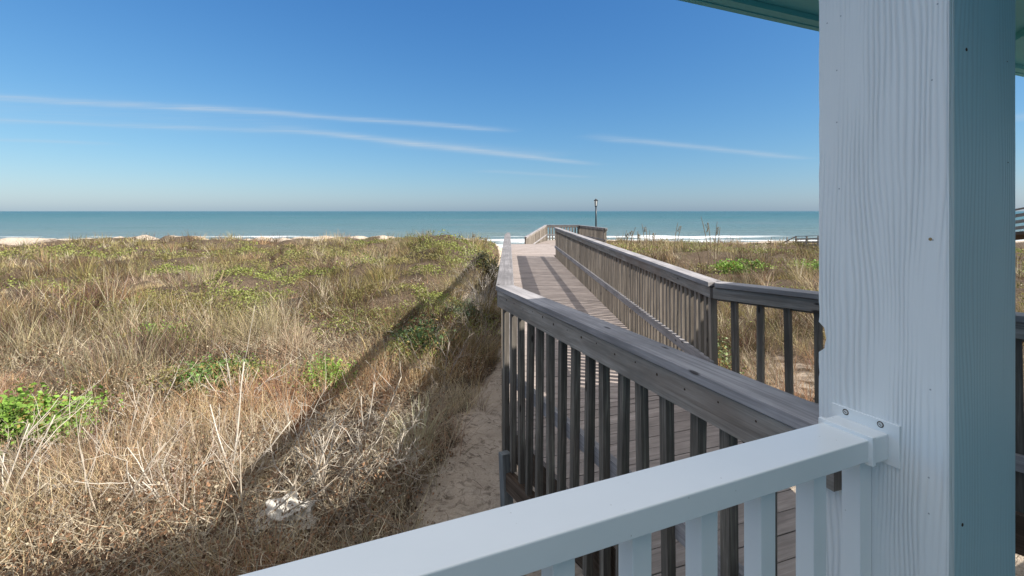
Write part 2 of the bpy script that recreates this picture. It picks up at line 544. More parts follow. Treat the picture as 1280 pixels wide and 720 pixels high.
# ------------------------------------------------------------------ sea
SEA = -4.5
def sea_h(x, y):
    n = (fbm(x, y, .03, 3) - .5)
    z = 0
    for (yc, wd, h, k) in ((99, 2.6, .5, 12), (115, 3.0, .35, 14), (133, 3.5, .65, 22), (152, 4.5, .5, 26), (176, 5, .45, 30), (210, 7, .4, 30)):
        yy = y - yc + n * k
        z = z + h * np.exp(-(yy / wd) ** 2) * (.55 + .9 * fbm(x + yc * 3, y * .1, .02, 2))
    z = z + (fbm(x * .35, y, .35, 3) - .5) * .28 * smooth(84, 110, y) * (1 - smooth(350, 700, y))
    return SEA + z
def sea_mat():
    M = NM('sea_water', .22, .5)
    co = M.coord()
    sx = M.n('ShaderNodeSeparateXYZ'); M.l(co, sx.inputs[0])
    dist = M.math('DIVIDE', M.math('SUBTRACT', sx.outputs[1], 84), 900, clamp=True)
    dist = M.math('POWER', dist, .42)
    c = M.ramp(dist, [(0, (.25, .275, .25)), (.18, (.17, .22, .22)), (.42, (.08, .155, .16)), (.75, (.022, .105, .11)), (1, (.010, .08, .088))])
    st = M.noise(M.mapping(co, (.010, .06, 1)), 1.0, 5, .6)
    c = M.mix(M.math('MULTIPLY', M.math('SUBTRACT', st, .44), 2.6, clamp=True), c, (.12, .17, .18))
    # foam: breaking crest and swash, their edges broken by noise
    nz = M.noise(M.mapping(co, (.03, .05, 1)), 1.0, 5, .6)
    fine = M.noise(M.mapping(co, (.25, .9, 1)), 1.0, 6, .65)
    y = M.math('ADD', sx.outputs[1], M.math('MULTIPLY', M.math('SUBTRACT', nz, .5), 16))
    def band(c0, wd, brk):
        d = M.math('DIVIDE', M.math('ABSOLUTE', M.math('SUBTRACT', y, c0)), wd)
        f = M.math('SUBTRACT', 1.25, d)
        f = M.math('ADD', f, M.math('MULTIPLY', M.math('SUBTRACT', fine, .5), brk))
        return M.math('MULTIPLY', f, 1.8, clamp=True)
    foam = M.math('MAXIMUM', band(87, 5, 3.4), M.math('MULTIPLY', band(100, 3.2, 3.2), .9))
    gate = M.math('MULTIPLY', M.math('SUBTRACT', M.noise(M.mapping(co, (.018, .01, 1), (4, 0, 0)), 1.0, 2), .47), 9, clamp=True)
    foam = M.math('MAXIMUM', foam, M.math('MULTIPLY', band(115, 2.2, 2.6), gate))
    c = M.mix(foam, c, (.86, .88, .88))
    M.col(c)
    M.l(M.math('ADD', M.math('MULTIPLY', foam, .5), .32), M.b.inputs['Roughness'])
    M.l(M.math('SUBTRACT', .24, M.math('MULTIPLY', foam, .2)), M.b.inputs['Specular IOR Level'])
    r1 = M.noise(M.mapping(co, (.35, 1.1, 1)), 1.0, 6, .7)
    M.bump(r1, 1.0, .9)
    return M.m
xs = np.unique(np.concatenate([np.linspace(-160, 160, 260), np.geomspace(165, 30000, 30), -np.geomspace(165, 30000, 30)]))
ys = np.unique(np.concatenate([np.linspace(74, 240, 320), np.geomspace(242, 45000, 90)]))
sea = grid_mesh('sea', xs, ys, sea_h, sea_mat())
tag(sea, 'teal sea with small breakers reaching the horizon', kind='structure')

# ------------------------------------------------------------------ boardwalk
D1 = Vector((math.sin(R(66)), math.cos(R(66)), 0))       # along the porch rail, to the right
D2 = Vector((-math.cos(R(66)), math.sin(R(66)), 0))      # outwards from the porch
def p3(p, z): return Vector((p[0], p[1], z))

def clip_poly(poly, a, b, c):
    """keep a*x+b*y<=c"""
    o = []
    for i in range(len(poly)):
        p, q = poly[i], poly[(i + 1) % len(poly)]
        dp, dq = a * p[0] + b * p[1] - c, a * q[0] + b * q[1] - c
        if dp <= 0: o.append(p)
        if dp * dq < 0:
            t = dp / (dp - dq)
            o.append((p[0] + (q[0] - p[0]) * t, p[1] + (q[1] - p[1]) * t))
    return o
def deck_panel(region, bdir, z, bw=.138, gap=.007, th=.035, mb=None, jitter=.0025):
    """boards laid in direction bdir, cut to the convex ccw polygon `region`"""
    mb = mb or MB()
    bx, by = Vector((bdir[0], bdir[1])).normalized()
    nx, ny = -by, bx
    ds = [p[0] * nx + p[1] * ny for p in region]
    d = min(ds)
    while d < max(ds):
        rect = []
        for s_, t_ in ((-60, 0), (60, 0), (60, bw), (-60, bw)):
            rect.append((bx * s_ + nx * (d + t_), by * s_ + ny * (d + t_)))
        for i in range(len(region)):
            p, q = region[i], region[(i + 1) % len(region)]
            ex, ey = q[0] - p[0], q[1] - p[1]
            a, b = ey, -ex
            e = random.uniform(-.004, .004)
            rect = clip_poly(rect, a, b, a * p[0] + b * p[1] + e)
            if len(rect) < 3: break
        if len(rect) >= 3:
            dz = random.uniform(-jitter, jitter)
            mb.prism(rect, z - th + dz, z + dz, (bx, by))
        d += bw + gap
    return mb

bw_ = empty('boardwalk', (0.85, 8, 0))
tag(bw_, 'weathered grey timber boardwalk with slatted rails running from the porch towards the sea', 'boardwalk')
LK = (-.03, 3.9); LE = (-.03, 12.7)       # left rail kink and its far end (cap centre line)
LP = (.915, 1.334)                          # left rail meets porch post
RK = (1.70, 4.1); RE = (1.70, 18.0)
RP = (3.9, 1.70)
dk = MB()
deck_panel([(-.005, 3.96), (1.675, 4.61), (1.675, 18.9), (-.005, 18.9)], (1, 0.0), 0, mb=dk)
dk.build('deck_boards', M_deck, bw_)
dk = MB()
near = [(.62, 2.05), (1.30, .35), (4.5, 1.7), (4.2, 2.0), (1.80, 4.2), (1.74, 4.645), (-.10, 3.865)]
near = [(.945, 1.37), (3.85, 1.62), (1.675, 4.07), (1.675, 4.60), (-.005, 3.95)]
deck_panel(near, (.935, .355), -.003, mb=dk)
dk.build('deck_boards', M_deck, bw_)
dk = MB()
deck_panel([(-.02, 18.91), (1.80, 18.91), (2.25, 22.3), (1.88, 25.0), (-.02, 25.0)], (1, 0.02), .002, mb=dk)
dk.build('deck_boards', M_deck, bw_)
# rim joists and beams below
for a, b in (((.022, 3.95), (.022, 25)), ((1.655, 4.1), (1.655, 18.9)), ((.03, 3.90), (.93, 1.45)), ((1.69, 4.06), (3.75, 1.8))):
    mb = MB(); mb.beam((*a, -.15), (*b, -.15), .04, .22); mb.build('rim_joist', M_beam, bw_)
mb = MB(); mb.beam((.0, 3.72, -.36), (1.2, 2.0, -.62), .06, .13); mb.build('cross_beam', M_beam, bw_)
for yy in (4.6, 7.2, 9.8, 12.4, 15, 17.6, 20.2, 22.8):
    mb = MB(); mb.beam((-.02, yy, -.34), (1.72, yy, -.34), .07, .14); mb.build('cross_beam', M_beam, bw_)
for (x, y) in [(-.13, 3.72), (-.02, 6.9), (1.62, 7.0), (-.02, 10), (1.62, 10), (-.02, 13), (1.62, 13), (-.02, 16), (1.62, 16), (.05, 19.5), (1.7, 19.5), (.05, 22.5), (1.9, 22.5), (.1, 24.8), (1.8, 24.8), (.55, 2.6), (2.4, 3.1)]:
    mb = MB()
    gz = float(ground(x, y)) - .3
    if y == 3.72:
        mb.beam((x + .17, y - .10, gz), (x + .10, y + .04, -.17), .075, .075)
        mb.build('support_post', M_leanpost, bw_, bevel=.004)
    else:
        mb.beam((x, y, gz), (x, y, -.05), .09, .09)
        mb.build('support_post', M_beam, bw_)

NBAL = [0]
M_cap_sunlit = wood('sunlit_grey_cap_wood', (.12, .11, .11), (.23, .215, .215), (.33, .31, .31), gscale=45, vary=.12)  # sunlit copy of the cap wood, its colour darkened against the direct sun
M_picket_shaded = wood('shade_darkened_baluster_wood', (.045, .04, .035), (.145, .127, .108), (.37, .33, .275), vary=.8)  # baluster wood with the porch shade darkened into its colour
def rail_run(parent, a, b, out, mcap, mfas, mpick, z0=0, z1=None, bal_sp=.155, bal_w=.040, first_off=.08, handrail=True, cap_w=.142, stuff_after=None, bot=-.28, posts=(), fas_h=.118, hand_z=.37, sub=True, jit=.009, cut=(0, 0), handout=-1):
    """one straight run of railing; `out` = unit vector to the side the balusters are nailed on"""
    z1 = z0 if z1 is None else z1
    a, b = Vector((*a, z0)), Vector((*b, z1))
    out = Vector((*out, 0)).normalized()
    ax = (b - a); L = ax.length; ax.normalize()
    mb = MB(); mb.beam(a + Vector((0, 0, 1.07 - .019)), b + Vector((0, 0, 1.07 - .019)), cap_w, .038, cut0=cut[0], cut1=cut[1])
    cap = mb.build('railing', mcap, parent, bevel=.004)
    cap.data.name = 'railing_cap'
    P = cap
    def under(m, name, mat, bevel=0):
        o = m.build(name, mat, None, bevel=bevel)
        o.parent = P
        o.matrix_parent_inverse = (P.matrix_parent_inverse.copy()).inverted() if False else Matrix.Translation(Vector(parent.location) * 0)
        return o
    m = MB(); zf = 1.07 - .038 - .003 - fas_h / 2
    m.beam(a + out * .045 + Vector((0, 0, zf)), b + out * .045 + Vector((0, 0, zf)), .036, fas_h)
    nb = len(m.f); s_ = first_off; up_ = Vector((0, 0, 1))
    if L < 5:
        while s_ < L - .05:
            q = a + ax * (s_ + random.uniform(-.01, .01)) + out * .0634 + up_ * (zf + fas_h * random.uniform(.12, .26))
            r_ = random.uniform(.004, .009)
            m.tube([q - out * .001, q + out * .0006], [r_, r_ * .8], 7)
            s_ += bal_sp
    fo = under(m, 'fascia_board', mfas, 0)
    fo.data.materials.append(M_nail)
    for p_ in fo.data.polygons[nb:]: p_.material_index = 1
    m = MB(); m.beam(a - out * .028 + Vector((0, 0, 1.07 - .038 - .05)), b - out * .028 + Vector((0, 0, 1.07 - .038 - .05)), .036, .088)
    under(m, 'top_rail', mfas)
    if handrail:
        m = MB(); m.beam(a - out * .028 + Vector((0, 0, hand_z)), b - out * .028 + Vector((0, 0, hand_z)), .038, .088)
        under(m, 'lower_rail', mcap)
    for t in posts:
        q = a + (b - a) * t - out * .085
        m = MB(); m.beam(q + Vector((0, 0, -.3)), q + Vector((0, 0, 1.03)), .085, .085, side=ax)
        under(m, 'rail_post', mpick, .003)
    s_ = first_off; rest = MB(); nr = 0; i = 0
    while s_ < L - .02:
        q = a + ax * s_ + out * .009
        tl = Vector((random.uniform(-jit, jit), random.uniform(-jit, jit), 0))
        m = rest if (stuff_after is not None and i >= stuff_after) else MB()
        m.beam(q + Vector((0, 0, bot)) + tl, q + Vector((0, 0, 1.03)) - tl, bal_w, bal_w * .95, side=ax)
        if m is rest: nr += 1
        else:
            under(m, 'baluster', mpick)
        s_ += bal_sp + random.uniform(-.009, .009); i += 1
    if nr:
        o = under(rest, 'balusters', mpick); o['kind'] = 'stuff'
    return cap

# left run along the walk, the diagonal towards the porch, the right run and the right diagonal
dgl = (Vector(LP) - Vector(LK)).normalized()
rail_run(bw_, LK, LP, (-.938, -.346), M_cap, M_fascia, M_picket_shaded, bal_sp=.162, first_off=.05, bal_w=.042, cut=(.18, 0))
rail_run(bw_, RP, RK, (.737, .675), M_cap, M_fascia, M_picket_shaded, hand_z=.24, bal_sp=.20, first_off=.12, bal_w=.045, posts=(), cut=(0, -.35), bot=-.1)
rail_run(bw_, RK, RE, (1, 0), M_cap, M_fascia, M_picket, bal_sp=.118, first_off=.06, bal_w=.054, stuff_after=48, bot=-.2, cut=(-.35, 0))
rail_run(bw_, LK, LE, (-1, 0), M_cap_sunlit, M_fascia, M_picket, bal_sp=.16, first_off=.12, stuff_after=4, cut=(-.18, 0), posts=())

rail_run(bw_, (-.03, 12.76), (-.03, 21.5), (-1, 0), M_cap_sunlit, M_fascia, M_picket, z0=-.34, bal_sp=.16, first_off=.12, stuff_after=1, bot=.1, handrail=False)  # added lower rail, put in to cast the shadow line across the dune

# ------------------------------------------------------------------ lower platform
lp = empty('lookout_platform', (3.4, 31, -.38))
tag(lp, 'railed timber platform at the seaward end of the boardwalk beside the lamp post', 'platform')
mb = MB()
deck_panel([(.2, 25.3), (3.6, 26.0), (5.62, 29), (4.95, 35), (2.65, 35), (.98, 28.2)], (1, 0), -.38, bw=.14, mb=mb)
mb.build('platform_deck', M_deck, lp)
rail_run(lp, (2.6, 35), (5.0, 35), (0, 1), M_cap, M_fascia, M_picket, z0=-.38, bal_sp=.20, bal_w=.09, fas_h=.14)
rail_run(lp, (5.0, 35), (5.68, 29), (1, 0), M_cap, M_fascia, M_picket, z0=-.40, bal_sp=.24, bal_w=.12, stuff_after=10, posts=(.02, .98))
rail_run(lp, (.94, 28), (2.6, 35), (-1, .25), M_cap, M_fascia, M_picket, z0=-.86, z1=-.38, bal_sp=.16, bal_w=.11, stuff_after=10)
for (x, y) in ((2.6, 35), (5, 35), (5.66, 29), (3.5, 26.1), (1.0, 28.2)):
    mb = MB(); mb.beam((x, y, float(ground(x, y)) - .4), (x, y, -.42), .12, .12)
    mb.build('support_post', M_beam, lp)

# lamp
lx, ly = (745 - 636) / F * 37, 37.0
lm = empty('lamp_post', (lx, ly, -.6))
tag(lm, 'dark lantern on a slim pole behind the lookout platform', 'lamp post')
mb = MB(); mb.tube([(lx, ly, -1.8), (lx, ly, 1.0), (lx, ly, 2.02)], [.075, .06, .055], 10)
mb.build('pole', M_black, lm, smooth=True)
mb = MB(); mb.tube([(lx, ly, 2.02), (lx, ly, 2.06), (lx, ly, 2.42), (lx, ly, 2.43)], [.07, .085, .13, .09], 8)
mb.build('lantern_glass', M_glass, lm)
mb = MB(); mb.tube([(lx, ly, 2.0), (lx, ly, 2.05)], [.10, .10], 8)
mb.tube([(lx, ly, 2.432), (lx, ly, 2.46), (lx, ly, 2.55), (lx, ly, 2.60)], [.16, .17, .05, .02], 8)
for k in range(4):
    a = math.pi / 4 + k * math.pi / 2
    c, s_ = math.cos(a), math.sin(a)
    mb.beam((lx + .09 * c, ly + .09 * s_, 2.04), (lx + .14 * c, ly + .14 * s_, 2.44), .02, .02)
mb.build('lantern_frame', M_black, lm)

# neighbouring walkway to the right
def fr(px, y): return ((px - 636) / F * y, y)
A_, B_, C_ = fr(995, 45), fr(1110, 36), fr(1310, 19)
ng = empty('neighbouring_walkway', (A_[0], A_[1], -1.2))
tag(ng, 'grey timber walkway of the neighbouring plot crossing the dunes at far right', 'boardwalk')
mb = MB(); mb.beam(p3(A_, -1.74), p3(B_, -1.1), 1.5, .12); mb.beam(p3(B_, -1.1), p3(C_, .82), 1.5, .12)
mb.build('deck_boards', M_beam, ng)
for (p, q, za, zb) in ((A_, B_, -1.68, -1.04), (B_, C_, -1.04, .88)):
    for k, h in enumerate((1.06, .80, .54, .28)):
        mb = MB(); mb.beam(p3(p, za + h), p3(q, zb + h), .12 if k == 0 else .05, .05 if k == 0 else .13)
        mb.build('rail', M_fascia, ng)
    n = 7
    for i in range(n + (p is B_)):
        t = i / n
        x, y = p[0] + (q[0] - p[0]) * t, p[1] + (q[1] - p[1]) * t
        z = za + (zb - za) * t
        mb = MB(); mb.beam((x, y, min(float(ground(x, y)), z) - .6), (x, y, z + 1.02), .12, .12)
        mb.build('post', M_fascia, ng)
mb = MB()
e = fr(972, 47)
mb.beam(p3(A_, -.63), p3(e, -1.6), .06, .09)
mb.beam(p3(fr(984, 46), -2.6), p3(fr(984, 46), -.75), .1, .1)
mb.build('stair_rail', M_fascia, ng)

# ------------------------------------------------------------------ porch
SP = .296
N_ = Vector((.980, 1.110, 0))
L_ = N_ + D2 * SP
R_ = N_ + D1 * SP
post = empty('porch_post', tuple(N_ + (D1 + D2) * SP / 2))
tag(post, 'thick square porch post clad in white painted wood-grain boards, shade tinted into one face', 'post')
TOPZ = 2.66
mb = MB()
q = N_ + (D1 + D2) * SP / 2
mb.beam(q + Vector((0, 0, 0)), q + Vector((0, 0, TOPZ)), SP - .05, SP - .05, side=D1)
mb.build('core', M_postf, post)
def board(name, mat, o, ux, uz_pts, thick, nrm, bevel=0):
    """board outline in (across, up) metres from corner o, across axis ux, thickness behind the face"""
    m = MB(); n = len(uz_pts)
    fr_ = [o + ux * a + Vector((0, 0, z)) for a, z in uz_pts]
    bk = [p - nrm * thick for p in fr_]
    m.v = fr_ + bk
    m.face(tuple(range(n)), [(z, a) for a, z in uz_pts])
    m.face(tuple(reversed(range(n, 2 * n))), [(z, a) for a, z in reversed(uz_pts)])
    for i in range(n):
        j = (i + 1) % n
        m.face((i, i + n, j + n, j), [(uz_pts[i][1], 0), (uz_pts[i][1], thick), (uz_pts[j][1], thick), (uz_pts[j][1], 0)])
    return m.build(name, mat, post, bevel=bevel)
# white face (towards -D1): near corner to far corner, chipped far edge
far = []
z = TOPZ
rr = random.Random(3)
while z > 0:
    off = rr.uniform(-.0012, .0012)
    if 1.262 < z < 1.335: off = -.019 + rr.uniform(-.003, .003) + abs(z - 1.30) * .12
    far.append((SP + off, z)); z -= .035 if not 1.2 < z < 1.4 else .014
far.append((SP, 0))
outl = [(0.004, 0.0), (0.004, TOPZ)] + far
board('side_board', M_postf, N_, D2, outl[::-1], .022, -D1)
board('front_board', M_post_shaded, N_ + D1 * .0235, D1, [(0, 0), (SP - .0235, 0)] + [(SP - .0235 + rr.uniform(-.001, .001), .1 * k) for k in range(1, 26)] + [(SP - .0235, TOPZ), (0, TOPZ)], .022, -D2)
# thin caulk line at the corner
mb = MB(); mb.beam(N_ + D1 * .012 + D2 * .0035, N_ + D1 * .012 + D2 * .0035 + Vector((0, 0, TOPZ)), .0215, .007, side=D1)
mb.build('corner_edge', M_postf, post)
def on_left(px, py):
    u = (px - 636) / F; c = D1.dot(N_)
    Y = c / (D1.x * u + D1.y); return Vector((u * Y, Y, EYE - (py - 264) / F * Y))
def on_right(px, py):
    u = (px - 636) / F; c = D2.dot(N_)
    Y = c / (D2.x * u + D2.y); return Vector((u * Y, Y, EYE - (py - 264) / F * Y))
def disc(name, mat, p, nrm, r, h, par, sides=12):
    m = MB(); m.tube([p - nrm * .002, p + nrm * h], [r, r * .9], sides); return m.build(name, mat, par)
M_dimple = plain('filled_nail_dimple', (.40, .43, .45), .6, .2)
for (px, py) in ((1034, 29), (1051, 20), (1046, 88), (1046, 153), (1049, 236), (1172, 5), (1165, 100), (1163, 487), (1161, 597), (1161, 642), (1166, 300)):
    disc('nail_dimple', M_dimple, on_left(px, py), -D1, .0021, .0004, post, 8)
M_stain = plain('rust_spot', (.34, .24, .12), .6, .2)
o = disc('rust_spot', M_stain, on_left(1163, 299), -D1, .0042, .0005, post, 9)
for (px, py) in ((1208, 62), (1203, 656)):
    p = on_right(px, py)
    m = MB(); m.tube([p + D2 * .002, p - D2 * .0006], [.0045, .004], 9)
    o = m.build('rusty_hole', M_nail, post)
for (px, py) in ((1259, 77), (1260, 203)):
    disc('nail_dimple', M_nail, on_right(px, py), -D2, .0018, .0004, post, 8)

# white railing ---------------------------------------------------------------
rl = empty('porch_railing', tuple(D1 * .6 + D2 * .8 + Vector((0, 0, 1.0))))
tag(rl, 'white painted porch railing with square balusters in the foreground', 'railing')
zt = 1.10; cn = .741; cf = .855; cm = (cn + cf) / 2
face = D1.dot(N_)
def q12(a, b, z): return D1 * a + D2 * b + Vector((0, 0, z))
def extr(name, prof, a0, a1, bevel=0, mat=M_rail, seg=1):
    """profile in (D2, z) extruded along D1"""
    m = MB(); n = len(prof)
    for a in (a0, a1):
        for (b, z) in prof: m.v.append(q12(a, b, z))
    for i in range(n):
        j = (i + 1) % n
        m.face((i, j, n + j, n + i), [(0, i), (0, i + 1), (1, i + 1), (1, i)])
    m.face(tuple(reversed(range(n))), [(0, 0)] * n)
    m.face(tuple(range(n, 2 * n)), [(0, 0)] * n)
    o = m.build(name, mat, rl, bevel=bevel)
    if bevel:
        o.modifiers['bevel'].segments = 3
    return o
th = .052
capo = extr('top_rail', [(cn, zt - th), (cf, zt - th), (cf, zt), (cn, zt)][::-1], -1.6, face - .001, bevel=.003)
extr('bottom_rail', [(cm - .028, .08), (cm + .028, .08), (cm + .028, .12), (cm - .028, .12)][::-1], -1.6, face - .001, bevel=.003)
k = 0
while True:
    a = face - .001 - .046 / 2 - .1738 * k
    if a < -1.5: break
    mb = MB(); mb.beam(q12(a, cm, .12), q12(a, cm, zt - th + .001), .046, .046, side=D1)
    mb.build('baluster', M_rail, rl, bevel=.002)
    k += 1
# mounting bracket: collar sleeve, wall plate, two screws
cb = MB()
g = .006
o = extr('bracket_collar', [(cn - g, zt - th - g), (cf + g, zt - th - g), (cf + g, zt + g), (cn - g, zt + g)][::-1], face - .062, face - .0035, bevel=.004)
o = extr('bracket_collar', [(cn - g - .004, zt - th - g - .002), (cf + g + .004, zt - th - g - .002), (cf + g + .004, zt + g + .004), (cn - g - .004, zt + g + .004)][::-1], face - .073, face - .060, bevel=.002)
o = extr('bracket_plate', [(cn - .030, zt - th - .018), (cf + .020, zt - th - .018), (cf + .020, zt + .034), (cn - .030, zt + .034)][::-1], face - .0045, face + .001, bevel=.0015)
for (b) in (cf - .018, cn + .012):
    p = q12(face - .0045, b, zt + .022)
    m = MB(); m.tube([p + D1 * .001, p - D1 * .0016], [.0062, .0052], 14); m.build('screw', M_screw, rl)
    m = MB(); m.tube([p + D1 * .001, p - D1 * .0006], [.0080, .0078], 14); m.build('screw_ring', M_nail, rl)  # dark ring around the screw head
    m = MB(); m.beam(p - D1 * .0018 - D2 * .0028 - Vector((0, 0, .0016)), p - D1 * .0018 + D2 * .0028 + Vector((0, 0, .0016)), .001, .001); m.build('screw_slot', M_nail, rl)

# roof and house ---------------------------------------------------------------
rf = empty('porch_roof', tuple(q12(1, 0, 2.6)))
tag(rf, 'overhanging porch roof with teal painted soffit and eave above the post', 'roof')
EZ = 1.65 + .83
EN = 1.833 * .83
A0, A1 = 1.20, 7.0
def slab(name, mat, par, a0, a1, b0, b1, z0, z1, bevel=0):
    m = MB(); c = (a0 + a1) / 2
    m.beam(q12(a0, (b0 + b1) / 2, (z0 + z1) / 2), q12(a1, (b0 + b1) / 2, (z0 + z1) / 2), abs(b1 - b0), abs(z1 - z0), side=D2)
    return m.build(name, mat, par, bevel=bevel)
slab('soffit', M_teal, rf, A0, A1, -1.87, EN - .03, EZ + .03, EZ + .06)
slab('fascia', M_teal, rf, A0, A1, EN - .028, EN, EZ, EZ + .12)
slab('eave_trim', M_teal, rf, A0, A1, EN - .075, EN - .030, EZ + .004, EZ + .028)
m = MB(); pv = D1 * 0
hp = Vector((2.51, 2.47, 0)); hd = Vector((.358, .934, 0)).normalized()
m.beam(hp - hd * 2.2 + Vector((0, 0, EZ + .013)), hp + hd * .30 + Vector((0, 0, EZ + .013)), .07, .034)
m.build('soffit_batten', M_teal, rf)
m = MB()
RB = -1.9; RM = (EN + RB) / 2
m.v = [q12(A0, EN, EZ + .122), q12(A1, EN, EZ + .122), q12(A1, RM, EZ + .75), q12(A0, RM, EZ + .75), q12(A1, RB, EZ + .205), q12(A0, RB, EZ + .205),
       q12(A0, EN, EZ + .15), q12(A1, EN, EZ + .15), q12(A1, RM, EZ + .80), q12(A0, RM, EZ + .80), q12(A1, RB, EZ + .245), q12(A0, RB, EZ + .245)]
for f in ((0, 1, 2, 3), (3, 2, 4, 5), (9, 8, 7, 6), (11, 10, 8, 9), (0, 6, 7, 1), (5, 4, 10, 11), (1, 7, 8, 2), (2, 8, 10, 4), (0, 3, 9, 6), (3, 5, 11, 9)):
    m.face(f, [(0, 0), (1, 0), (1, 1), (0, 1)])
m.build('roof_covering', M_roofing, rf)
slab('fascia', M_teal, rf, A0, A1, RB, RB + .028, EZ, EZ + .20)
M_tealwall = plain('teal_wall_paint', (.10, .34, .38), .6, .3, .08)
hs_ = empty('house', tuple(q12(2, -2.2, 0)))
tag(hs_, 'teal painted house wall along the back of the porch', 'house')
slab('wall', M_tealwall, hs_, -3.2, A1, -2.2, -1.88, -1.6, EZ + .02)
slab('window', M_rail, hs_, 2.4, 4.0, -1.879, -1.84, .7, 2.0)
m = MB(); m.beam(q12(-1.65, -.40, -.022), q12(A1, -.40, -.022), 2.66, .03, side=D2)
pf = m.build('porch_floor', M_porchfloor); tag(pf, 'grey board floor of the porch', kind='structure')

# ------------------------------------------------------------------ vegetation
def ribbon_mesh(name, P, seglen, nseg, dirs, droop, width, tint, mat, curl=None, side_rand=True):
    """many curved tapering blades as one mesh. P (N,3) roots; dirs (N,3) start directions; droop (N,)"""
    N = len(P)
    pts = np.empty((N, nseg + 1, 3)); pts[:, 0] = P
    d = dirs.copy()
    for k in range(nseg):
        pts[:, k + 1] = pts[:, k] + d * seglen[:, None]
        d = d + np.stack([np.zeros(N), np.zeros(N), -droop], -1)
        if curl is not None: d = d + curl
        d /= np.linalg.norm(d, axis=1)[:, None]
    ang = RNG.random(N) * math.pi
    side = np.stack([np.cos(ang), np.sin(ang), np.zeros(N)], -1)
    vs = []
    for k in range(nseg):
        wk = width * (1 - .75 * k / nseg) * .5
        vs.append(pts[:, k] - side * wk[:, None]); vs.append(pts[:, k] + side * wk[:, None])
    vs.append(pts[:, nseg])
    V_ = np.stack(vs, 1)                    # N, 2*nseg+1, 3
    nv = 2 * nseg + 1
    base = np.arange(N)[:, None] * nv
    loops = []; tot = []
    for k in range(nseg - 1):
        loops.append(base + np.array([2 * k, 2 * k + 1, 2 * k + 3, 2 * k + 2]))
    quads = np.stack(loops, 1).reshape(N, -1) if nseg > 1 else np.zeros((N, 0), int)
    tri = base + np.array([2 * nseg - 2, 2 * nseg - 1, 2 * nseg])
    lo = np.concatenate([quads, tri], 1).ravel().astype(np.int32)
    tl = np.tile(np.array([4] * (nseg - 1) + [3], np.int32), N)
    ls = np.concatenate([[0], np.cumsum(tl)[:-1]]).astype(np.int32)
    return raw_mesh(name, V_.reshape(-1, 3), lo, ls, tl, np.repeat(tint, nv, axis=0), mat)
def raw_mesh(name, V_, lo, ls, tl, tint, mat):
    me = bpy.data.meshes.new(name)
    me.vertices.add(len(V_)); me.vertices.foreach_set('co', V_.astype(np.float32).ravel())
    me.loops.add(len(lo)); me.loops.foreach_set('vertex_index', lo)
    me.polygons.add(len(ls)); me.polygons.foreach_set('loop_start', ls); me.polygons.foreach_set('loop_total', tl)
    me.update(calc_edges=True)
    a = me.color_attributes.new('tint', 'FLOAT_COLOR', 'POINT')
    t4 = np.concatenate([tint, np.ones((len(tint), 1))], 1).astype(np.float32)
    a.data.foreach_set('color', t4.ravel())
    me.materials.append(mat)
    o = bpy.data.objects.new(name, me); COL.objects.link(o)
    return o
def leaf_verts(C, nrm, up, size, asp=.45):
    """folded diamond leaves: returns verts (N,4,3)"""
    sd = np.cross(nrm, up); sd /= np.linalg.norm(sd, axis=1)[:, None] + 1e-9
    a = C; b = C + up * size[:, None] * .5 + sd * (size * asp)[:, None] + nrm * (size * .12)[:, None]
    c = C + up * size[:, None]; d = C + up * size[:, None] * .5 - sd * (size * asp)[:, None] + nrm * (size * .12)[:, None]
    return np.stack([a, b, c, d], 1)
def leaf_mesh(name, C, nrm, up, size, tint, mat, asp=.45):
    V_ = leaf_verts(C, nrm, up, size, asp); N = len(C)
    base = np.arange(N)[:, None] * 4
    lo = np.stack([base + np.array([0, 1, 2]), base + np.array([0, 2, 3])], 1).ravel().astype(np.int32)
    tl = np.full(2 * N, 3, np.int32); ls = (np.arange(2 * N) * 3).astype(np.int32)
    return raw_mesh(name, V_.reshape(-1, 3), lo, ls, tl, np.repeat(tint, 4, axis=0), mat)
def unit(N, zlo=-1, zhi=1):
    z = RNG.uniform(zlo, zhi, N); a = RNG.uniform(0, 2 * math.pi, N); r = np.sqrt(1 - z * z)
    return np.stack([r * np.cos(a), r * np.sin(a), z], -1)

def scatter(n, side):
    """points on the dunes, denser near the porch"""
    u = RNG.random(n)
    r = 3.0 * (58 / 3.0) ** (u ** .85)
    if side < 0: th_ = R(90) + R(72) * RNG.random(n) ** .9 - R(1)
    else: th_ = R(90) - R(66) * RNG.random(n) - R(0)
    x, y = r * np.cos(th_), r * np.sin(th_)
    return x, y, r

TAN = np.array([.52, .41, .235]); PALE = np.array([.66, .56, .40]); RED = np.array([.43, .25, .145])
GREY = np.array([.42, .36, .27]); OLIVE = np.array([.235, .205, .075]); DARK = np.array([.11, .068, .042]); LIME = np.array([.25, .28, .07])
GREENS = [(-6.3, 6.4, 1.0, .8), (-4.9, 8.3, .8, .8), (-2.95, 8.1, .5, .7), (-1.9, 10.0, .6, 1.2), (-7.2, 10.6, 1.3, .6), (-6.4, 27, 1.8, 1.6), (-3.6, 29, 1.6, 1.6), (-9.5, 19.5, 1.2, 1), (9.4, 21, 1.3, 1.2), (12.6, 21.5, 1.3, 1.0), (-20, 31, 4, 1.3), (-13.5, 24, 1.6, 1), (-1.9, 19, .7, 1.2), (6.7, 19, 1.0, .9)]
def green_f(x, y):
    g = np.zeros_like(x)
    for (cx_, cy_, a, b) in GREENS:
        g = np.maximum(g, np.exp(-((x - cx_) / a) ** 2 - ((y - cy_) / b) ** 2))
    far_ = smooth(.45, .60, fbm(x + 9, y * 1.6, .32, 4)) * smooth(9, 15, y)
    return np.clip(np.maximum(g, far_ * .9), 0, 1)

